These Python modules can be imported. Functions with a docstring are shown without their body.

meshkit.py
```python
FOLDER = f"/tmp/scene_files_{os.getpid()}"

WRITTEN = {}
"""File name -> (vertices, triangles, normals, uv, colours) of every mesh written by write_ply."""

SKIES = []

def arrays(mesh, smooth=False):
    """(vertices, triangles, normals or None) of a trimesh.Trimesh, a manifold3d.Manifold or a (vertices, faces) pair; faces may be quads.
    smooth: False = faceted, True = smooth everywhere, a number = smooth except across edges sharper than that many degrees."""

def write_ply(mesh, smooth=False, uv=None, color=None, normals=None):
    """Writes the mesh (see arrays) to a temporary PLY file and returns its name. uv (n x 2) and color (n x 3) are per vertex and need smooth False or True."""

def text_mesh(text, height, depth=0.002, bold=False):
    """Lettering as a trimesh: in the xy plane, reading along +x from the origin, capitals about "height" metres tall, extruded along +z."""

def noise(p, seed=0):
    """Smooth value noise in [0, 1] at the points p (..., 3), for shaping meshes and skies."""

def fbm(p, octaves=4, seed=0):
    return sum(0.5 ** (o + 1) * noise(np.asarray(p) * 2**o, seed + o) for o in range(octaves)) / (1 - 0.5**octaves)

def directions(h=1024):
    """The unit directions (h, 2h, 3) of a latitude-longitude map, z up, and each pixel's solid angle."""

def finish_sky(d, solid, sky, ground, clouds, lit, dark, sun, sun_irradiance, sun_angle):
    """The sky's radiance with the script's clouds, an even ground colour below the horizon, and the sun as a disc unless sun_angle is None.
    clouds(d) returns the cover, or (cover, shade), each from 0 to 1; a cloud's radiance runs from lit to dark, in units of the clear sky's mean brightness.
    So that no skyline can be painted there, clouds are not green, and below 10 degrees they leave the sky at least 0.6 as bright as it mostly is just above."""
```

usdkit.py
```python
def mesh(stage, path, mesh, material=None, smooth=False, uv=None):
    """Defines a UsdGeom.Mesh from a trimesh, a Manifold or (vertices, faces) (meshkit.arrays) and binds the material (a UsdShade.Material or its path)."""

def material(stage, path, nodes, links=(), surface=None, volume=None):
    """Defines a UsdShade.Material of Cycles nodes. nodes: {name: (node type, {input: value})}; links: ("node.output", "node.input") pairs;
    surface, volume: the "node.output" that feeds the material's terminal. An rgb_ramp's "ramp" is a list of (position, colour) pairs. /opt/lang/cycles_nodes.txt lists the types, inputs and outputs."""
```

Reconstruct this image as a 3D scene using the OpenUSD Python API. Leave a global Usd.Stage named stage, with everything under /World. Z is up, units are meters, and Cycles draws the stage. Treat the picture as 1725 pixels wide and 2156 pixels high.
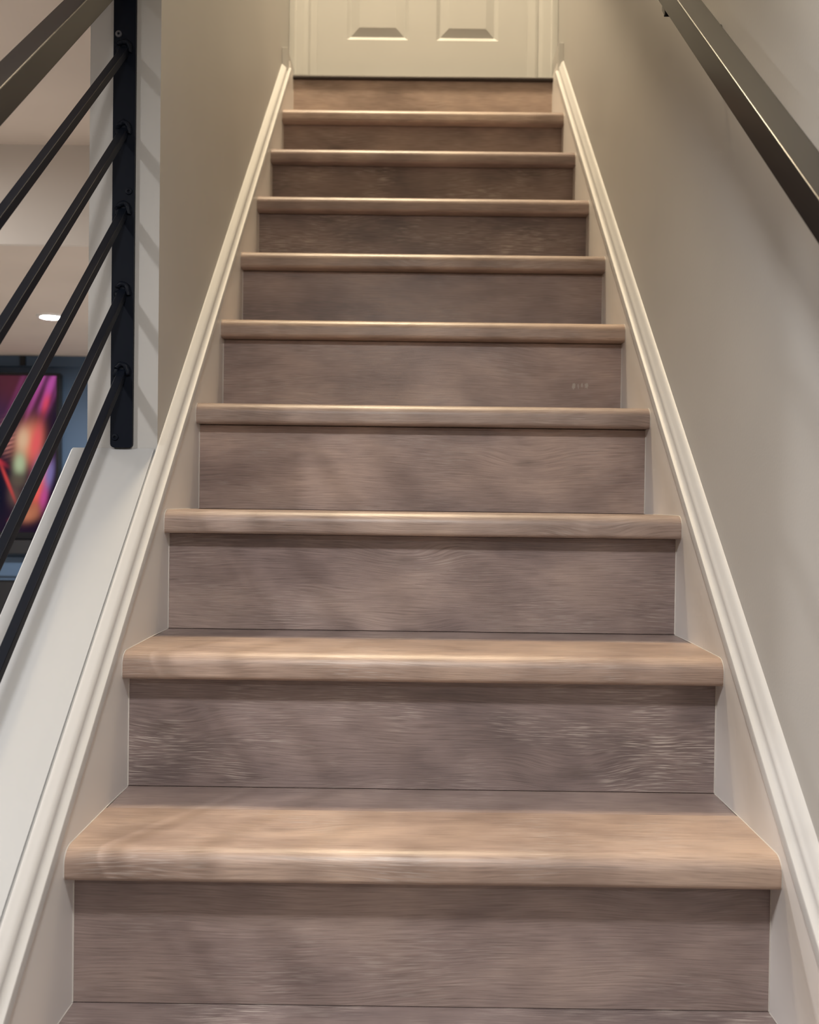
import math, random
import numpy as np, trimesh, usdkit
from pxr import Usd, UsdGeom, Gf, Sdf, Vt, UsdShade
from shapely.geometry import Polygon, Point, box as sbox

stage = Usd.Stage.CreateInMemory()
UsdGeom.SetStageUpAxis(stage, UsdGeom.Tokens.z)
UsdGeom.SetStageMetersPerUnit(stage, 1.0)
UsdGeom.Xform.Define(stage, '/World')
UsdGeom.Scope.Define(stage, '/World/Looks')

# ---------------------------------------------------------------- camera
cam = UsdGeom.Camera.Define(stage, '/World/camera')
cam.CreateHorizontalApertureAttr(36.0)
cam.CreateVerticalApertureAttr(36.0 * 2156 / 1725)
cam.CreateFocalLengthAttr(36.0 * 2115.93 / 1725)
cam.CreateClippingRangeAttr(Gf.Vec2f(0.05, 60))
cam.CreateFStopAttr(8.0)
cam.CreateFocusDistanceAttr(1.5)
RC = np.array([[0.9999178, 0.0027612, 0.0125184], [0.0125528, -0.0127830, -0.9998395], [-0.0026008, 0.9999145, -0.0128166]])
CP = (-0.01745, -1.19474, 0.60778)
cam.AddTransformOp().Set(Gf.Matrix4d(*RC[0], 0, *(-RC[1]), 0, *(-RC[2]), 0, *CP, 1))
cam.CreateExposureAttr(0.0)

# ---------------------------------------------------------------- light levels (every lamp is a wafer downlight built further down)
COOL, WARM = (1.0, 0.975, 0.945), (1.0, 0.805, 0.54)
#            x      y      z     colour  radiance
LAMPS = [(-1.55, -0.74, 1.53, COOL, 650.0, .065, 'white downlight in the basement ceiling left of the railing'),
         (-0.09, -0.86, 1.53, COOL, 405.0, .065, 'white downlight in the basement ceiling straight over the lower steps'),
         (-3.10, -0.74, 1.53, COOL, 60.0, .065, 'white downlight in the basement ceiling far to the left of the railing'),
         (-1.55, -2.70, 1.53, COOL, 80.0, .065, 'white downlight in the basement ceiling far behind the knee wall'),
         (0.32, -2.70, 1.53, COOL, 390.0, .065, 'white downlight in the basement ceiling well behind the foot of the stairs'),
         (-1.359, 2.521, 1.2678, COOL, 3200.0, .036, 'glowing downlight in the lowered soffit above the television'),
         (-2.05, 1.10, 1.53, COOL, 1000.0, .065, 'white downlight in the basement ceiling just before the lowered soffit'),
         (-0.20, 1.40, 4.35, WARM, 425.0, .160, 'warm round lamp on the stairwell ceiling in front of the white door')]
dome = stage.DefinePrim('/World/sky', 'DomeLight')
dome.CreateAttribute('inputs:intensity', Sdf.ValueTypeNames.Float).Set(0.0)
dome.CreateAttribute('inputs:color', Sdf.ValueTypeNames.Color3f).Set(Gf.Vec3f(1, 1, 1))

# ---------------------------------------------------------------- dimensions (metres; y runs up the stairs, z up)
W, H, D = 0.834, 0.19493, 0.228        # clear width, rise, run
SL = H / D
OV, TH = 0.035, 0.038                  # nosing overhang and thickness
XW = 0.437                             # wall faces
YE = 0.455                             # where the left wall ends
FLOOR, CEIL, CEIL2 = -5 * H, 1.53, 4.35
SOFY, SOFZ, FARY = 1.4655, 1.2678, 3.6051
K0 = -4                                # first step
DZ = {7: .001, 8: .004, 9: .005, 10: .0145}
tz = lambda k: k * H + DZ.get(k, 0.0)

# ---------------------------------------------------------------- helpers
used = {}
def numbered(path):
    n = used.get(path, 0); used[path] = n + 1
    return path if n == 0 else f'{path}_{n:03d}'

def tag(p, label=None, cat=None, group=None, kind=None):
    p = p.GetPrim() if hasattr(p, 'GetPrim') else p
    for k, v in (('label', label), ('category', cat), ('group', group), ('kind', kind)):
        if v: p.SetCustomDataByKey(k, v)
    return p

def thing(name, loc=(0, 0, 0), **kw):
    x = UsdGeom.Xform.Define(stage, numbered('/World/' + name))
    if tuple(loc) != (0, 0, 0): x.AddTranslateOp().Set(Gf.Vec3d(*loc))
    tag(x, **kw)
    return x

def obj(name, mesh, mat, parent=None, smooth=False, uv=None, **kw):
    base = str(parent.GetPath()) if parent is not None else '/World'
    m = usdkit.mesh(stage, numbered(base + '/' + name), mesh, mat, smooth=smooth, uv=uv)
    tag(m, **kw)
    return m

def cat(*ms): return trimesh.util.concatenate([m for m in ms if m is not None])

def prism(poly, o, ax, ay, az):
    """Extrudes a 2-d polygon: point = o + x*ax + y*ay + t*az, t in 0..1"""
    if not isinstance(poly, Polygon): poly = Polygon(poly)
    m = trimesh.creation.extrude_polygon(poly, 1.0, engine='earcut')
    T = np.eye(4); T[:3, 0], T[:3, 1], T[:3, 2], T[:3, 3] = ax, ay, az, o
    v = m.vertices @ T[:3, :3].T + T[:3, 3]
    f = m.faces if np.linalg.det(T[:3, :3]) > 0 else m.faces[:, ::-1]
    return trimesh.Trimesh(v, f, process=False)

def rrect(x0, y0, x1, y1, r, q=3):
    return sbox(x0 + r, y0 + r, x1 - r, y1 - r).buffer(r, quad_segs=q)

def bbox(x0, y0, z0, x1, y1, z1, c=0.0):
    """Box, long edges chamfered by c (hull of inset corners)"""
    if c <= 0:
        m = trimesh.creation.box([x1 - x0, y1 - y0, z1 - z0]); m.apply_translation([(x0 + x1) / 2, (y0 + y1) / 2, (z0 + z1) / 2]); return m
    p = []
    for x, sx in ((x0, 1), (x1, -1)):
        for y, sy in ((y0, 1), (y1, -1)):
            for z, sz in ((z0, 1), (z1, -1)):
                p += [(x, y + sy * c, z + sz * c), (x + sx * c, y, z + sz * c), (x + sx * c, y + sy * c, z)]
    return trimesh.convex.convex_hull(np.array(p))

def slope(profile, y0, y1, off=0.0, SL=SL):
    """A profile in (x, vertical offset) swept along the stair slope; ends are cut plumb"""
    return prism(profile, (0, y0, SL * y0 + off), (1, 0, 0), (0, 0, 1), (0, y1 - y0, SL * (y1 - y0)))

def tube(pts, r, n=8):
    p = np.asarray(pts, float); t = np.gradient(p, axis=0); t /= np.linalg.norm(t, axis=1, keepdims=True)
    a = np.cross(t, [0.31, 0.2, 0.93]); a /= np.linalg.norm(a, axis=1, keepdims=True); b = np.cross(t, a)
    an = np.arange(n) * 2 * np.pi / n
    v = (p[:, None] + r * (np.cos(an)[None, :, None] * a[:, None] + np.sin(an)[None, :, None] * b[:, None])).reshape(-1, 3)
    f = []
    for i in range(len(p) - 1):
        for j in range(n):
            a0, a1, b0, b1 = i * n + j, i * n + (j + 1) % n, (i + 1) * n + j, (i + 1) * n + (j + 1) % n
            f += [(a0, a1, b1), (a0, b1, b0)]
    e = (len(p) - 1) * n
    f += [(0, j + 1, j) for j in range(1, n - 1)] + [(e, e + j, e + j + 1) for j in range(1, n - 1)]
    m = trimesh.Trimesh(v, f, process=False)
    if m.volume < 0: m.invert()
    return m

# ---------------------------------------------------------------- materials
def mat(name, nodes, links, surface='p.BSDF'):
    return usdkit.material(stage, '/World/Looks/' + name, nodes, links, surface=surface)

def paint(name, col, rough=0.55, bump=0.10, scale=260.0, spec=0.4, var=0.04):
    c0, c1 = [x * (1 - var) for x in col], [x * (1 + var) for x in col]
    return mat(name, {'g': ('geometry', {}),
        'n': ('noise_texture', {'scale': scale, 'detail': 2.0}),
        'w': ('noise_texture', {'scale': 2.3, 'detail': 3.0}),
        'r': ('rgb_ramp', {'ramp': [(0.3, c0), (0.7, c1)]}),
        'b': ('bump', {'strength': bump, 'distance': 0.0012}),
        'p': ('principled_bsdf', {'roughness': rough, 'specular_ior_level': spec})},
        [('g.position', 'n.vector'), ('g.position', 'w.vector'), ('w.fac', 'r.fac'), ('r.color', 'p.base_color'), ('n.fac', 'b.height'), ('b.normal', 'p.normal')])

def wood(name, dark, mid, warm, streak=0.55):
    """Limed-oak print: fibres along u, warped growth lines, chalky streaks in patches, knots. u and v are metres along and across the board"""
    N = {'uv': ('uvmap', {'attribute': 'st'}),
        'm1': ('mapping', {'scale': (1.7, 7.0, 1)}), 'warp': ('noise_texture', {'scale': 1.0, 'detail': 2.5, 'roughness': 0.55}),
        'mk': ('mapping', {'scale': (2.6, 6.5, 1)}), 'kn': ('voronoi_texture', {'scale': 1.0, 'randomness': 1.0, 'dimensions': '2D'}),
        'kf': ('map_range', {'from_min': 0.0, 'from_max': 0.34, 'to_min': 1.0, 'to_max': 0.0, 'clamp': True, 'range_type': 'smootherstep'}),
        'ks': ('separate_color', {}), 'kon': ('math', {'math_type': 'greater_than', 'value2': 0.56}),
        'kf2': ('math', {'math_type': 'multiply'}), 'kamp': ('math', {'math_type': 'multiply', 'value2': 0.014}),
        'sx': ('separate_xyz', {}), 'wa': ('math', {'math_type': 'multiply_add', 'value2': 0.055}), 'wv': ('math', {'math_type': 'add'}),
        'cv': ('combine_xyz', {}),
        'mf': ('mapping', {'scale': (17.0, 620.0, 1)}), 'fib': ('noise_texture', {'scale': 1.0, 'detail': 3.0, 'roughness': 0.55}),
        'fr': ('rgb_ramp', {'ramp': [(0.28, (.73, .72, .71)), (0.47, (.97, .97, .97)), (0.72, (1.20, 1.19, 1.18))]}),
        'mr': ('mapping', {'scale': (0.6, 1.0, 1)}), 'ring': ('noise_texture', {'scale': 70.0, 'detail': 1.0, 'dimensions': '2D'}),
        'mr2': ('mapping', {'scale': (0.02, 1.0, 1)}),
        'rr': ('rgb_ramp', {'ramp': [(0.38, (.86, .85, .84)), (0.52, (1, 1, 1)), (0.62, (1.06, 1.05, 1.05))]}),
        'mb': ('mapping', {'scale': (4.2, 8.0, 1)}), 'blo': ('noise_texture', {'scale': 1.0, 'detail': 3.5, 'roughness': 0.6}),
        'br': ('rgb_ramp', {'ramp': [(0.34, dark), (0.50, mid), (0.66, warm)]}),
        'mp': ('mapping', {'scale': (6.5, 11.0, 1), 'location': (7.3, 2.1, 0)}), 'pat': ('noise_texture', {'scale': 1.0, 'detail': 3.0}),
        'pr': ('map_range', {'from_min': 0.46, 'from_max': 0.66, 'to_min': 0.06, 'to_max': 1.0, 'clamp': True}),
        'ms': ('mapping', {'scale': (26.0, 560.0, 1), 'location': (1.3, 4.4, 0)}), 'st': ('noise_texture', {'scale': 1.0, 'detail': 2.5, 'roughness': 0.5}),
        'sr': ('map_range', {'from_min': 0.49, 'from_max': 0.66, 'to_min': 0.0, 'to_max': 1.0, 'clamp': True}),
        'sm': ('math', {'math_type': 'multiply'}), 'sm2': ('math', {'math_type': 'multiply', 'value2': streak}),
        'x1': ('mix_color', {'blend_type': 'multiply', 'fac': 1.0, 'use_clamp': False}), 'x2': ('mix_color', {'blend_type': 'multiply', 'fac': 0.22}),
        'x3': ('mix_color', {'blend_type': 'mix', 'b': (.52, .455, .415)}),
        'kc': ('map_range', {'from_min': 0.0, 'from_max': 0.085, 'to_min': 0.40, 'to_max': 0.0, 'clamp': True}), 'kc2': ('math', {'math_type': 'multiply'}),
        'x4': ('mix_color', {'blend_type': 'mix', 'b': (.085, .062, .052)}),
        'bu': ('bump', {'strength': 0.22, 'distance': 0.0012}),
        'ro': ('map_range', {'from_min': 0.3, 'from_max': 0.7, 'to_min': 0.33, 'to_max': 0.43, 'clamp': True}),
        'p': ('principled_bsdf', {'specular_ior_level': 0.5})}
    L = [('uv.UV', 'm1.vector'), ('m1.vector', 'warp.vector'), ('uv.UV', 'mk.vector'), ('mk.vector', 'kn.vector'), ('kn.distance', 'kf.value'),
        ('kn.color', 'ks.color'), ('ks.r', 'kon.value1'), ('kf.result', 'kf2.value1'), ('kon.value', 'kf2.value2'), ('kf2.value', 'kamp.value1'),
        ('uv.UV', 'sx.vector'), ('warp.fac', 'wa.value1'), ('sx.y', 'wa.value3'), ('wa.value', 'wv.value1'), ('kamp.value', 'wv.value2'),
        ('sx.x', 'cv.x'), ('wv.value', 'cv.y'),
        ('cv.vector', 'mf.vector'), ('mf.vector', 'fib.vector'), ('fib.fac', 'fr.fac'),
        ('cv.vector', 'mr2.vector'), ('mr2.vector', 'ring.vector'), ('ring.fac', 'rr.fac'),
        ('cv.vector', 'mb.vector'), ('mb.vector', 'blo.vector'), ('blo.fac', 'br.fac'),
        ('uv.UV', 'mp.vector'), ('mp.vector', 'pat.vector'), ('pat.fac', 'pr.value'),
        ('cv.vector', 'ms.vector'), ('ms.vector', 'st.vector'), ('st.fac', 'sr.value'), ('sr.result', 'sm.value1'), ('pr.result', 'sm.value2'), ('sm.value', 'sm2.value1'),
        ('br.color', 'x1.a'), ('fr.color', 'x1.b'), ('x1.result', 'x2.a'), ('rr.color', 'x2.b'), ('x2.result', 'x3.a'), ('sm2.value', 'x3.fac'),
        ('kn.distance', 'kc.value'), ('kc.result', 'kc2.value1'), ('kon.value', 'kc2.value2'), ('x3.result', 'x4.a'), ('kc2.value', 'x4.fac'), ('x4.result', 'p.base_color'),
        ('fib.fac', 'bu.height'), ('bu.normal', 'p.normal'), ('fib.fac', 'ro.value'), ('ro.result', 'p.roughness')]
    del N['mr']
    return mat(name, N, L)

M_WALL = paint('wall_paint', (.43, .424, .413), 0.5, 0.10)
M_SKIRT = paint('skirt_paint', (.75, .73, .72), 0.40, 0.05, 120.0)
M_TRIM = paint('trim_paint', (.525, .525, .53), 0.42, 0.03, 120.0, 0.25, 0.015)
M_CAP = paint('cap_paint', (.395, .402, .41), 0.36, 0.03, 90.0, 0.5, 0.015)
M_DOOR = paint('door_paint', (.535, .54, .53), 0.36, 0.05, 140.0, 0.5, 0.01)
M_CEIL = paint('ceiling_paint', (.66, .58, .52), 0.8, 0.08)
M_SOFFIT = paint('soffit_paint', (.68, .63, .585), 0.7, 0.08)
M_FLOOR = paint('floor_tan', (.58, .51, .44), 0.6, 0.05, 60.0)
M_BLUE = paint('slate_blue_paint', (.060, .098, .160), 0.42, 0.03, 90.0)
M_DARK = paint('dark_gap', (.012, .012, .014), 0.6, 0.02)
M_CAULK = paint('caulk', (.62, .59, .55), 0.45, 0.0)
W_A = wood('oak_grey', (0.200, 0.151, 0.144), (0.290, 0.224, 0.208), (0.380, 0.296, 0.266), 0.40)
W_B = wood('oak_warm', (0.233, 0.174, 0.151), (0.334, 0.256, 0.223), (0.425, 0.328, 0.278), 0.42)
W_D = wood('oak_rose', (0.238, 0.174, 0.158), (0.345, 0.258, 0.229), (0.452, 0.340, 0.293), 0.40)
W_N = wood('oak_nosing', (0.256, 0.184, 0.151), (0.367, 0.271, 0.223), (0.468, 0.348, 0.278), 0.60)
W_C = wood('oak_dark', (0.165, 0.129, 0.127), (0.245, 0.191, 0.183), (0.317, 0.251, 0.237), 0.95)

def metal(name, col, rough, spec=0.5, bump=0.02, coat=0.0):
    return mat(name, {'g': ('geometry', {}), 'n': ('noise_texture', {'scale': 300.0, 'detail': 2.0}), 'b': ('bump', {'strength': bump, 'distance': 0.001}),
        'p': ('principled_bsdf', {'base_color': col, 'roughness': rough, 'specular_ior_level': spec, 'coat_weight': coat, 'coat_roughness': 0.15})},
        [('g.position', 'n.vector'), ('n.fac', 'b.height'), ('b.normal', 'p.normal')])
M_EDGE = metal('dark_edging', (.030, .022, .020), 0.5, 0.4)
M_BLACK = metal('black_powder_coat', (.004, .0060, .0115), 0.45, 0.10, 0.03)
M_RAIL = metal('satin_black_rail', (.0065, .006, .0068), 0.24, 0.13, 0.02)
M_RAIL2 = metal('matt_black_rail', (.016, .015, .0155), 0.40, 0.35, 0.02)
M_SCREW = metal('screw_steel', (.06, .062, .075), 0.28, 0.9)
M_BEZEL = metal('tv_bezel', (.008, .008, .010), 0.3)
M_RING = paint('downlight_ring', (.75, .74, .72), 0.4, 0.0)
def glow(name, col, s):
    return mat(name, {'e': ('emission', {'color': col, 'strength': s})}, [], 'e.emission')

# ---------------------------------------------------------------- the room shell
yz = ((0, 1, 0), (0, 0, 1), (1, 0, 0))
def slab_x(poly, x0, x1): return prism(poly, (x0, 0, 0), (0, 1, 0), (0, 0, 1), (x1 - x0, 0, 0))
YB, YT, XL = -5.0, 2.10, -4.6
obj('floor', bbox(XL, YB, FLOOR - .08, XW + .12, FARY + .12, FLOOR), M_FLOOR, kind='structure', label='pale tan floor of the basement', cat='floor')
obj('wall_right', bbox(XW, YB, FLOOR, XW + .12, YT + .10, CEIL2), M_WALL, kind='structure', label='long greige wall to the right of the stairs', cat='wall')
obj('wall_left', slab_x([(YE, FLOOR), (YT + .10, FLOOR), (YT + .10, CEIL2), (-.70, CEIL2), (-.70, CEIL), (YE, CEIL)], -XW - .1155, -XW), M_WALL,
    kind='structure', label='greige wall to the left of the upper stairs, with a plumb end behind the black plate', cat='wall')
obj('wall_back', bbox(-XW, YT + .06, FLOOR, XW, YT + .16, CEIL2), M_WALL, kind='structure', label='wall around the white door at the head of the stairs', cat='wall')
obj('wall_far', bbox(XL, FARY, FLOOR, XW + .12, FARY + .15, CEIL), M_BLUE, kind='structure', label='slate blue far wall behind the television', cat='wall')
obj('wall_outer', bbox(XL - .12, YB, FLOOR, XL, FARY + .15, CEIL), M_WALL, kind='structure', label='outer basement wall far to the left', cat='wall')
obj('wall_front', bbox(XL, YB - .12, FLOOR, XW + .12, YB, CEIL), M_WALL, kind='structure', label='basement wall behind the photographer', cat='wall')
obj('wall_header', bbox(-XW, -.82, CEIL + .10, XW, -.70, CEIL2), M_WALL, kind='structure', label='wall above the lower end of the stairwell opening', cat='wall')
obj('wall_side', bbox(-XW - .1155, YT + .10, FLOOR, -XW, FARY + .03, CEIL), M_WALL, kind='structure', label='wall beyond the stairs closing off the television room', cat='wall')
obj('ceiling', cat(bbox(XL, YB, CEIL, -XW - .1155, FARY + .15, CEIL + .10), bbox(-XW - .1155, YB, CEIL, XW, -.70, CEIL + .10)), M_CEIL,
    kind='structure', label='tan painted basement ceiling over the television room', cat='ceiling')
obj('ceiling', bbox(-XW, -.70, CEIL2, XW, YT + .06, CEIL2 + .1), M_CEIL, kind='structure', label='high ceiling of the stairwell', cat='ceiling')
sof = thing('ceiling_soffit', kind='structure', label='lowered soffit hanging in front of the television wall', cat='ceiling')
obj('front_face', bbox(XL, SOFY, SOFZ, -XW - .117, SOFY + .02, CEIL), M_SOFFIT, sof)
obj('underside', bbox(XL, SOFY + .02, SOFZ, -XW - .117, FARY + .03, SOFZ + .02), M_CEIL, sof)
# knee wall under the sloped cap
kn = slab_x([(YE - .001, SL * YE + .297 - .020), (YE - .001, FLOOR), (-1.10, FLOOR), (-1.10, SL * -1.10 + .297 - .020)], -XW - .1155, -XW)
wk = obj('wall_knee', kn, M_WALL, kind='structure', label='low sloping wall under the white cap and black railing', cat='wall')
capp = Polygon([(-.5785, -.022), (-XW - .0005, -.022), (-XW - .0005, -.006), (-XW - .0048, -.006), (-XW - .0048, .0), (-.5755, .0), (-.5785, -.0035)])
obj('cap_board', slope(capp, -1.12, YE - .0005, .297), M_CAP, wk, label='wide white painted sloping cap board')

# skirt boards with their cap moulding, both sides; a short block at the head
def skirt(sx, name, side):
    yt = 1.965
    body = prism([(-1.14, SL * -1.14 - .33), (-1.14, SL * -1.14 + .262), (yt, SL * yt + .262), (yt, 1.974), (YT - .02, 1.974), (YT - .02, SL * yt - .33)], (sx * XW, 0, 0), (0, 1, 0), (0, 0, 1), (-sx * .020, 0, 0))
    s = obj(name, body, M_SKIRT, kind='structure', label=f'greige skirt board following the stairs on the {side} wall', cat='skirting')
    top = .050 if sx > 0 else .0435
    p = [(0, -.004), (.0235, -.004), (.0242, -.003), (.0242, .0114), (.0234, .0132), (.0205, .0144), (.0176, .0162), (.0158, .0192), (.0149, .0228), (.0149, .0256),
         (.0145, .0290), (.0128, .0325), (.0100, .0360), (.0068, top - .0052), (.0036, top - .0022), (.0010, top - .0004), (0, top)]
    obj('cap_moulding', slope([(sx * (XW - a), b) for a, b in p], -1.15, yt, .2575), M_TRIM, s, smooth=35, label=f'glossy white moulding along the {side} skirt board')
    zb = 2.0 if sx < 0 else 2.037
    yb = 1.925 if sx < 0 else 1.955
    obj('end_block', bbox(sx * XW, yb, 1.93, sx * (XW - .017), YT - .02, zb - .002, .001) if sx < 0 else bbox(sx * (XW - .017), yb, 1.93, sx * XW, YT - .02, zb - .002, .001), M_WALL, s)
    return s
skirt(-1, 'baseboard_left', 'left')
skirt(1, 'baseboard_right', 'right')

# ---------------------------------------------------------------- the staircase
st = thing('staircase', label='straight flight of grey brown oak stairs with rounded nosings', cat='stairs')
rng = np.random.default_rng(7)
HW = W / 2 - .0004
def nosing_profile(land=False):
    """(y, z) from the back bottom corner round the front to the back top corner; y=0 is the riser face, z=0 the tread top"""
    if land: pts = [(.05, -.012), (-.008, -.012), (-.010, -.010), (-.0105, -.004), (-.008, 0), (.05, 0)]
    else:
        pts = [(.124, -TH), (-OV + .0115, -TH)]
        c, r = (-OV + .0085, -TH + .0075), .0085
        pts += [(c[0] + r * math.cos(a), c[1] + .0075 / .0085 * r * math.sin(a)) for a in np.linspace(-math.pi / 2, -math.pi, 7)[1:]]
        c, rx, rz = (-OV + .021, -.0185), .021, .0185
        pts += [(c[0] + rx * math.cos(a), c[1] + rz * math.sin(a)) for a in np.linspace(math.pi, math.pi / 2, 12)]
        pts += [(.02, .0), (.124, .0)]
    return np.array(pts)

def board(profile, y0, z0, name, m, parent, hw=None, **kw):
    HW = hw or globals()['HW']
    """Sweeps a closed (y, z) profile across the stairs; u, v in metres on the surface"""
    p = profile + [y0, z0]
    seg = np.linalg.norm(np.diff(p, axis=0), axis=1); s = np.concatenate([[0], np.cumsum(seg)])
    uo, vo = rng.uniform(0, 40), rng.uniform(0, 40)
    xs = np.array([-HW, HW]); n = len(p)
    V = [(x, a, b) for x in xs for a, b in p]; UV = [(x + uo, t + vo) for x in xs for t in s]
    F = []
    for i in range(n - 1): F += [(i, i + 1, n + i + 1), (i, n + i + 1, n + i)]
    # back (hidden) and end caps with their own vertices
    b = len(V); V += [(-HW, *p[-1]), (-HW, *p[0]), (HW, *p[0]), (HW, *p[-1])]; UV += [(uo, vo)] * 4; F += [(b, b + 1, b + 2), (b, b + 2, b + 3)]
    tri = trimesh.creation.triangulate_polygon(Polygon(p), engine='earcut')
    for x in (-HW, HW):
        b = len(V); V += [(x, a, c) for a, c in tri[0]]; UV += [(a + uo, c + vo) for a, c in tri[0]]
        F += [tuple(b + i for i in (t if x < 0 else t[::-1])) for t in tri[1]]
    t = trimesh.Trimesh(np.array(V), np.array(F), process=False)
    # orient outward
    nrm = np.cross(t.triangles[:, 1] - t.triangles[:, 0], t.triangles[:, 2] - t.triangles[:, 0])
    cen = t.triangles.mean(1); k = 2 * (n - 1) - 2
    if t.volume < 0: t.invert()
    return obj(name, t, m, parent, smooth=True, uv=np.array(UV), **kw)

def plate(y0, z0, y1, z1, vert, name, m, parent, c=.0006):
    """A flat board: riser (vert) or tread plank, its shown face mapped with u, v"""
    t = bbox(-HW, y0, z0, HW, y1, z1, c)
    t.unmerge_vertices()
    uo, vo = rng.uniform(0, 40), rng.uniform(0, 40)
    uv = np.stack([t.vertices[:, 0] + uo, (t.vertices[:, 2] if vert else t.vertices[:, 1]) + vo], 1)
    return obj(name, t, m, parent, smooth=False, uv=uv)

RM = {-4: W_A, -3: W_B, -2: W_A, -1: W_B, 0: W_C, 1: W_A, 2: W_C, 3: W_A, 4: W_D, 5: W_D, 6: W_A, 7: W_C, 8: W_C, 9: W_A, 10: W_B}
NM = {0: W_A, 1: W_N, 2: W_N, 3: W_B, 4: W_B, 5: W_N, 6: W_B, 7: W_A, 8: W_A, 9: W_B}
PM = {0: W_C, 1: W_A, 2: W_C}
for k in range(K0, 11):
    yr = (k - 1) * D
    top = tz(k) - (TH if k < 10 else .012)
    plate(yr, tz(k - 1) + .0007, yr + .012, top, True, 'riser', RM[k], st)
    if k < 10:
        board(nosing_profile(), yr, tz(k) + .0012, 'nosing', NM.get(k, W_A), st)
        plate(yr + .1246, tz(k) - .012, yr + D + .010, tz(k), False, 'tread_plank', PM.get(k, W_A), st)
    else:
        board(nosing_profile(True), yr, tz(k), 'landing_nosing', M_EDGE, st, hw=.4265, label='thin dark edging strip of the top landing')
    # painted caulk lines where the wood meets the skirt boards
    for sx in (-1, 1):
        x = sx * (W / 2 - .0004)
        pts = [(x, yr - .0003, tz(k - 1) + .001), (x, yr - .0003, (tz(k - 1) + top) / 2), (x, yr - .0003, top)]
        obj('caulk_line', tube(pts, .0010, 6), M_CAULK, st, smooth=60)
        if k < 10:
            q = nosing_profile()[2:] + [yr, tz(k) + .0012]
            pts = [(x, a, b) for a, b in q] + [(x, yr + D - .001, tz(k))]
            obj('caulk_line', tube(pts, .0006, 6), M_CAULK, st, smooth=60)

# faint chalky smudge left on the fifth riser
sm = []
for (a, b, w_, h_) in ((.3175, .8480, .0068, .0125), (.3270, .8485, .0024, .0110), (.3345, .8505, .0034, .0095), (.3440, .8500, .0080, .0135)):
    an = np.linspace(0, 2 * np.pi, 12)[:-1]; r = 1 + .22 * rng.normal(size=11)
    sm.append(prism([(a + w_ / 2 * math.cos(t) * q, b + h_ / 2 * math.sin(t) * q) for t, q in zip(an, np.clip(r, .6, 1.3))], (0, 4 * D + .0002, 0), (1, 0, 0), (0, 0, 1), (0, -.0004, 0)))
obj('chalk_smudge', cat(*sm), paint('chalk', (.42, .37, .34), 0.6, 0.0), st, label='small pale chalky smudge')

# ---------------------------------------------------------------- left railing
XR, SR = -.4945, .831
rl = thing('stair_railing', label='black steel railing of square bars on the knee wall left of the stairs', cat='railing')
pl = prism(rrect(-.0180, .7, .0180, 1.60, .006), (XR, YE, 0), (1, 0, 0), (0, 0, 1), (0, -.0075, 0))
z_b = .686
pl = prism(rrect(-.0180, z_b, .0180, CEIL - .001, .006), (XR, YE, 0), (1, 0, 0), (0, 0, 1), (0, -.0075, 0))
mp = obj('mounting_plate', pl, M_BLACK, rl, smooth=35)
RY0 = -1.06
cs = math.cos(math.atan(SL))
def srect(w, h, r):                 # a square tube's plumb section: height stretched by the slope
    p = rrect(-w / 2, -h / 2, w / 2, h / 2, r, 3)
    return Polygon([(a, b / cs) for a, b in p.exterior.coords])
YP = YE - .0070
obj('top_rail', slope([(XR + a, b) for a, b in srect(.032, .0335, .0022).exterior.coords], RY0, YP, 1.1225 - .022, SR), M_RAIL2, rl, smooth=35)
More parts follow.
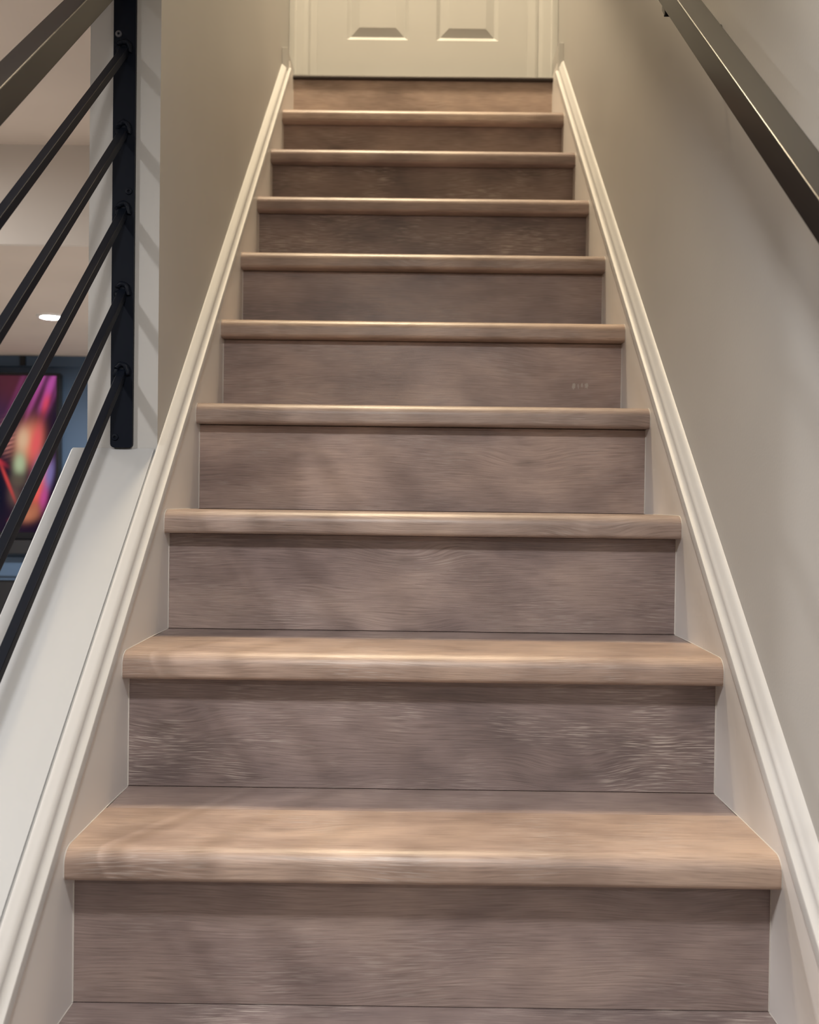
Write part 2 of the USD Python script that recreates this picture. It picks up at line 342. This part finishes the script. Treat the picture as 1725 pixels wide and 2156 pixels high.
for i in range(5):
    off = .9580 - .1310 * i
    obj('bar', slope([(XR + a, b) for a, b in srect(.0130, .0118, .0012).exterior.coords], RY0, YP, off, SR), M_BLACK, rl, smooth=35)
    # lumpy weld bead over and beside the bar's end
    zc = SR * YP + off
    ang = np.linspace(-.35, math.pi + .45, 15)
    r0 = np.random.default_rng(40 + i)
    pts = [(XR + .0098 * math.cos(a) * (1 + .06 * r0.normal()), YP - .0012, zc + .002 + .0135 * math.sin(a) * (1 + .05 * r0.normal())) for a in ang]
    wb = tube(pts, .0044, 8)
    wb.vertices += r0.normal(0, .00035, wb.vertices.shape)
    obj('weld_bead', wb, M_BLACK, rl, smooth=60)
def screw(x, z, mtl):
    s = trimesh.creation.revolve(np.array([(0, -.0022), (.0018, -.0022), (.0022, .0006), (.0052, .0002), (.0058, -.0012), (.0058, -.003), (0, -.003)])[::-1], sections=20)
    s.apply_transform(trimesh.transformations.rotation_matrix(math.pi / 2, (1, 0, 0))); s.apply_translation((x, YE - .0075 - .0016, z))
    if s.volume < 0: s.invert()
    return obj('screw', s, mtl, rl, smooth=40)
screw(-.5042, 1.3579, M_SCREW); screw(-.4856, 1.1032, M_BLACK); screw(-.5047, .703, M_BLACK)
# foot of the railing
zt = SL * RY0
obj('newel_post', prism(rrect(-.016, -.016, .016, .016, .003), (XR, RY0 - .016, zt + .297 - .0005), (1, 0, 0), (0, 1, 0), (0, 0, .86)), M_BLACK, rl, smooth=35)

# ---------------------------------------------------------------- right wall handrail
XH, SH = .3668, .8435
hr = thing('wall_handrail', label='satin black square handrail fixed to the right wall on brackets', cat='handrail')
obj('rail', slope([(XH + a, b) for a, b in srect(.036, .0315, .0024).exterior.coords], -1.05, 1.75, 1.1180 - .0207, SH), M_RAIL, hr, smooth=35)
for yb in (.335, -.62, 1.50):
    zr = SH * yb + 1.1180 - .0415
    br = obj('bracket', prism(rrect(-.012, -.012, .012, .012, .004), (XH - .002, yb, zr - .012), (1, 0, 0), (0, 1, SL), (0, 0, .016)), M_RAIL, hr, smooth=35)
    arm = [(XH + .006, yb, zr), (XH + .008, yb, zr - .012), (XH + .016, yb, zr - .030), (XH + .030, yb, zr - .046), (XW - .002, yb, zr - .052)]
    obj('arm', tube(arm, .0065, 10), M_BLACK, br, smooth=50)
    ros = trimesh.creation.cylinder(.022, .006, sections=28); ros.apply_transform(trimesh.transformations.rotation_matrix(math.pi / 2, (0, 1, 0))); ros.apply_translation((XW - .003, yb, zr - .052))
    obj('rosette', ros, M_RAIL, br, smooth=35)
    th = cat(*[bbox(XH - .0115, yb - .013 + .0055 * j, zr - .017 - .002 * j + SL * .0055 * j * .6, XH - .002, yb - .0105 + .0055 * j, zr - .006 + SL * .0055 * j * .6) for j in range(4)])
    obj('thread', th, M_BLACK, br)

# ---------------------------------------------------------------- the door at the head of the stairs
YD = YT - .005
dz0 = tz(10) + .004
x0, x1, DH = -.3464, .3366, 1.98
d = thing('door_1', kind='structure', label='cream six-panel door at the head of the stairs', cat='door')
panels = []
for (a, b) in ((-.2498, -.0493), (.0417, .2435)):
    for (z0, z1) in ((.1330, .60), (.74, 1.36), (1.48, 1.84)): panels.append((a, dz0 + z0, b, dz0 + z1))
slab = Polygon([(x0 - .0005, dz0 + .006), (x1 + .0005, dz0 + .006), (x1 + .0005, dz0 + DH), (x0 - .0005, dz0 + DH)], [[(a, c), (b, c), (b, e), (a, e)] for a, c, b, e in panels])
obj('slab', prism(slab, (0, YD, 0), (1, 0, 0), (0, 0, 1), (0, .035, 0)), M_DOOR, d)
for a, c, b, e in panels:
    rings = []
    for ins, dep in ((-.0005, .0), (.0115, .010), (.0135, .0105), (.040, .0022), (.042, .0020)):
        rings.append([(a + ins, YD + dep, c + ins), (b - ins, YD + dep, c + ins), (b - ins, YD + dep, e - ins), (a + ins, YD + dep, e - ins)])
    V = np.array(rings).reshape(-1, 3); F = []
    for i in range(len(rings) - 1):
        for j in range(4):
            p, q = i * 4 + j, i * 4 + (j + 1) % 4
            F += [(p, q, q + 4), (p, q + 4, p + 4)]
    n = (len(rings) - 1) * 4; F += [(n, n + 1, n + 2), (n, n + 2, n + 3)]
    obj('panel', trimesh.Trimesh(V, F, process=False), M_DOOR, d)
knob = trimesh.creation.revolve(np.array([(0, 0), (.027, 0), (.027, .006), (.011, .012), (.011, .03), (.024, .04), (.027, .052), (.02, .062), (0, .065)]), sections=28)
knob.apply_transform(trimesh.transformations.rotation_matrix(math.pi / 2, (1, 0, 0))); knob.apply_translation((.275, YD, dz0 + .93))
obj('door_knob', knob, M_RAIL, d, smooth=40)
# casings and stops
def casing(xa, xb, n, side):
    s = 1 if xb > xa else -1; w = abs(xb - xa)
    prof = [(0, 0), (0, .016), (.012, .019), (w * .30, .019), (w * .36, .0165), (w * .72, .0145), (w * .80, .0135), (w * .92, .010), (w, .0085), (w, 0)]
    m = prism([(xa + s * a, -b) for a, b in prof], (0, YT + .002, tz(10)), (1, 0, 0), (0, 1, 0), (0, 0, DH + .03))
    c = obj(f'trim_{n}', m, M_DOOR, smooth=25, kind='structure', label=f'cream door casing on the {side} of the door', cat='trim')
    return c
casing(-XW + .001, -.372, 1, 'left'); casing(XW - .001, .3715, 2, 'right')
def stop(xa, xb, n, side):
    m = prism([(xa, YT + .03), (xa, YT - .009), (xa + .25 * (xb - xa), YT - .0105), (xb, YT - .0055), (xb, YT + .03)], (0, 0, tz(10)), (1, 0, 0), (0, 1, 0), (0, 0, DH + .03))
    obj(f'trim_{n}', m, M_DOOR, kind='structure', label=f'narrow cream jamb strip on the {side} of the door', cat='trim')
stop(-.3720, -.3471, 3, 'left'); stop(.3715, .3373, 4, 'right')
obj('trim_5', bbox(-XW, YT - .016, tz(10) + DH + .03, XW, YT + .03, tz(10) + DH + .12, .002), M_DOOR, kind='structure', label='cream head casing over the door', cat='trim')
obj('door_sill', bbox(-XW + .018, YT - .022, tz(10), XW - .018, YT + .04, tz(10) + .0035, .001), M_TRIM, kind='structure', label='pale threshold strip under the door', cat='trim')
obj('floor_landing', bbox(-XW, 9 * D + .02, tz(10) - .10, XW, YT + .16, tz(10) - .0002), W_C, kind='structure', label='narrow top landing in front of the door', cat='floor')

# ---------------------------------------------------------------- television wall
px = 1.1686
TX1, TZ1, TZ0 = -1.6825, 1.1785, 0.3988
TW = (TZ1 - TZ0) * 16 / 9 * 1.0
tv = thing('television', label='flat television showing a bright abstract red and violet picture', cat='television')
bz = .013
fr = Polygon([(TX1 - TW, TZ0), (TX1, TZ0), (TX1, TZ1), (TX1 - TW, TZ1)], [[(TX1 - TW + bz, TZ0 + .03), (TX1 - bz, TZ0 + .03), (TX1 - bz, TZ1 - bz), (TX1 - TW + bz, TZ1 - bz)]])
TY = FARY - .078
obj('bezel', prism(fr, (0, TY, 0), (1, 0, 0), (0, 0, 1), (0, .018, 0)), M_BEZEL, tv)
obj('back_case', bbox(TX1 - TW, TY + .018, TZ0, TX1, TY + .050, TZ1, .006), M_BEZEL, tv)
def picture(a, b):
    """Colour (linear) on the screen; a: pixels left of its right edge, b: pixels down (one pixel = 2.5 mm)"""
    X, Y = 134.0 - a, 792.0 + b
    col = np.zeros(a.shape + (3,)); S = lambda c: (np.array(c) / 255.0) ** 2.2
    col[:] = S((38, 26, 46))
    def blob(cx, cy, sx, sy, rot, c, w=1.0):
        c_, s_ = math.cos(math.radians(rot)), math.sin(math.radians(rot))
        u, v = (X - cx) * c_ + (Y - cy) * s_, -(X - cx) * s_ + (Y - cy) * c_
        g = (w * np.exp(-((u / sx) ** 2 + (v / sy) ** 2) ** 1.3))[..., None]
        col[:] = col * (1 - g) + S(c) * g
    blob(20, 820, 80, 70, 0, (92, 42, 52), .9); blob(5, 880, 60, 40, 0, (72, 50, 84), .8)
    blob(-80, 900, 120, 160, 0, (60, 36, 60), .8); blob(-200, 960, 90, 120, 20, (150, 60, 80), .8); blob(-330, 900, 120, 160, -15, (60, 70, 130), .8)
    # slanting curtain streaks
    u = X + 0.42 * (Y - 792)
    stripes = 0.5 + 0.5 * np.cos(2 * np.pi * (u - 128) / 21.5)
    m = np.exp(-np.clip((Y - 850) / 42, 0, 9) ** 2) * (1 / (1 + np.exp(-(u - 72) / 7))) * (1 / (1 + np.exp((u - 146) / 3)))
    tint = S((172, 82, 156)) * np.clip(1.15 - (Y - 792) / 120, .3, 1)[..., None] + S((120, 50, 84)) * np.clip((Y - 792) / 140, 0, 1)[..., None]
    k = (m * (0.12 + .88 * stripes ** 1.4))[..., None]; col[:] = col * (1 - k) + tint * k
    blob(112, 845, 7, 26, 14, (226, 78, 108), .95); blob(121, 812, 9, 24, 16, (188, 84, 172), .8)
    blob(133, 870, 6, 60, 10, (36, 24, 48), .9); blob(90, 884, 6, 22, 12, (46, 22, 42), .9); blob(62, 884, 5, 18, 18, (50, 28, 52), .8)
    # the bright flame-like middle
    blob(76, 930, 26, 44, 12, (232, 140, 110), 1); blob(64, 925, 14, 26, 6, (226, 190, 158), .9); blob(92, 930, 12, 40, 10, (238, 96, 104), .9)
    blob(58, 975, 13, 26, 4, (178, 196, 160), 1); blob(54, 1010, 18, 16, 0, (98, 88, 78), .9)
    blob(104, 990, 16, 34, 10, (222, 150, 196), 1); blob(119, 1000, 9, 34, 12, (128, 122, 186), .9); blob(124, 940, 10, 24, 10, (80, 40, 74), .8)
    blob(94, 1030, 15, 36, 8, (248, 104, 98), 1); blob(108, 1046, 8, 26, 10, (206, 84, 160), .8); blob(74, 1080, 20, 16, -20, (204, 128, 98), .9)
    blob(47, 1040, 16, 24, 0, (102, 84, 80), .8); blob(88, 1070, 14, 18, 0, (190, 120, 92), .7)
    hair = (0.5 + 0.5 * np.cos(2 * np.pi * (Y + .35 * X) / 9.0)) * np.exp(-(((X - 30) / 17) ** 2 + ((Y - 922) / 34) ** 2) ** 1.6)
    col[:] = col * (1 - hair[..., None] * .9) + S((226, 150, 138)) * hair[..., None] * .9
    blob(14, 1030, 16, 66, -6, (22, 24, 44), 1); blob(2, 1030, 5, 46, 2, (246, 92, 100), 1); blob(32, 1010, 3.5, 46, -22, (214, 76, 76), .95); blob(10, 968, 22, 6, 30, (200, 60, 74), .9)
    blob(44, 1094, 8, 5, 0, (214, 60, 82), .9)
    return col * np.array([.80, .78, .74])
nx, ny = 300, 170
sx0, sx1, sz0, sz1 = TX1 - TW + bz, TX1 - bz, TZ0 + .03, TZ1 - bz
gx, gz = np.meshgrid(np.linspace(sx0, sx1, nx), np.linspace(sz1, sz0, ny))
V = np.stack([gx, np.full_like(gx, TY + .006), gz], -1).reshape(-1, 3)
idx = np.arange(nx * ny).reshape(ny, nx)
q = np.stack([idx[:-1, :-1], idx[1:, :-1], idx[1:, 1:], idx[:-1, 1:]], -1).reshape(-1, 4)
F = np.vstack([q[:, [0, 1, 2]], q[:, [0, 2, 3]]])
PXM = 0.002266
colr = picture((sx1 - gx) / PXM, (sz1 - gz) / PXM).reshape(-1, 3)
M_SCREEN = mat('screen_picture', {'a': ('attribute', {'attribute': 'screen'}), 'e': ('emission', {'strength': 1.0}), 'g': ('glossy_bsdf', {'roughness': .15, 'color': (.03, .03, .03)}), 'x': ('add_closure', {})},
    [('a.color', 'e.color'), ('e.emission', 'x.closure1'), ('g.BSDF', 'x.closure2')], 'x.closure')
scr = obj('screen', trimesh.Trimesh(V, F, process=False), M_SCREEN, tv)
UsdGeom.PrimvarsAPI(scr).CreatePrimvar('screen', Sdf.ValueTypeNames.Color3fArray, 'vertex').Set(Vt.Vec3fArray.FromNumpy(colr.astype(np.float32)))

XA, XB = -4.2, -1.490
wf = stage.GetPrimAtPath('/World/wall_far')
for (a, b) in ((-1.564, -1.460), (-4.11, -3.93), (-3.46, -3.28)):
    obj('stile', bbox(a, FARY - .012, 0.396, b, FARY + .0301, SOFZ, .002), M_BLUE, wf)
obj('frieze', bbox(XA, FARY - .014, SOFZ - .052, XB, FARY + .0301, SOFZ, .002), M_BLUE, wf)
obj('fitting', bbox(-1.892, FARY - .022, SOFZ - .048, -1.865, FARY - .014, SOFZ - .003, .001), M_DARK, wf, label='small dark fitting under the soffit')
bi = thing('media_cabinet', label='low slate blue cabinet with a dark top under the television', cat='cabinet')
obj('top_board', bbox(XA, FARY - .16, 0.332, XB - .0, FARY - .026, 0.393, .003), M_DARK, bi, label='dark top board')
obj('lower_panel', bbox(XA, FARY - .10, 0.204, XB, FARY - .026, 0.331, .002), M_BLUE, bi)
for a in (-3.9, -3.3, -2.7, -2.1):
    obj('drawer_front', bbox(a, FARY - .112, 0.223, a + .56, FARY - .10, 0.316, .003), M_BLUE, bi)
obj('dark_recess', bbox(XA, FARY - .09, FLOOR + .0, XB, FARY - .026, 0.204), M_DARK, bi, label='dark recess below the drawers')

# ---------------------------------------------------------------- downlights
for i, (x, y, z, c, s, LENS_R, lab) in enumerate(LAMPS):
    t = thing('downlight', (x, y, z), label=lab, cat='ceiling light', group='round downlights in the ceilings')
    ring = trimesh.creation.revolve(np.array([(LENS_R, -.004), (LENS_R + .004, -.0075), (LENS_R + .014, -.006), (LENS_R + .019, 0), (LENS_R, 0)])[::-1], sections=48)
    if ring.volume < 0: ring.invert()
    obj('ring', ring, M_RING, t, smooth=30)
    a = np.arange(48) * 2 * np.pi / 48
    V = np.vstack([[(0, 0, -.004)], np.stack([LENS_R * np.cos(a), LENS_R * np.sin(a), np.full(48, -.004)], 1)])
    F = [(0, 1 + (j + 1) % 48, 1 + j) for j in range(48)]
    obj('lens', trimesh.Trimesh(V, F, process=False), glow(f'lamp_glow_{i}', c, s), t, label='glowing diffuser')
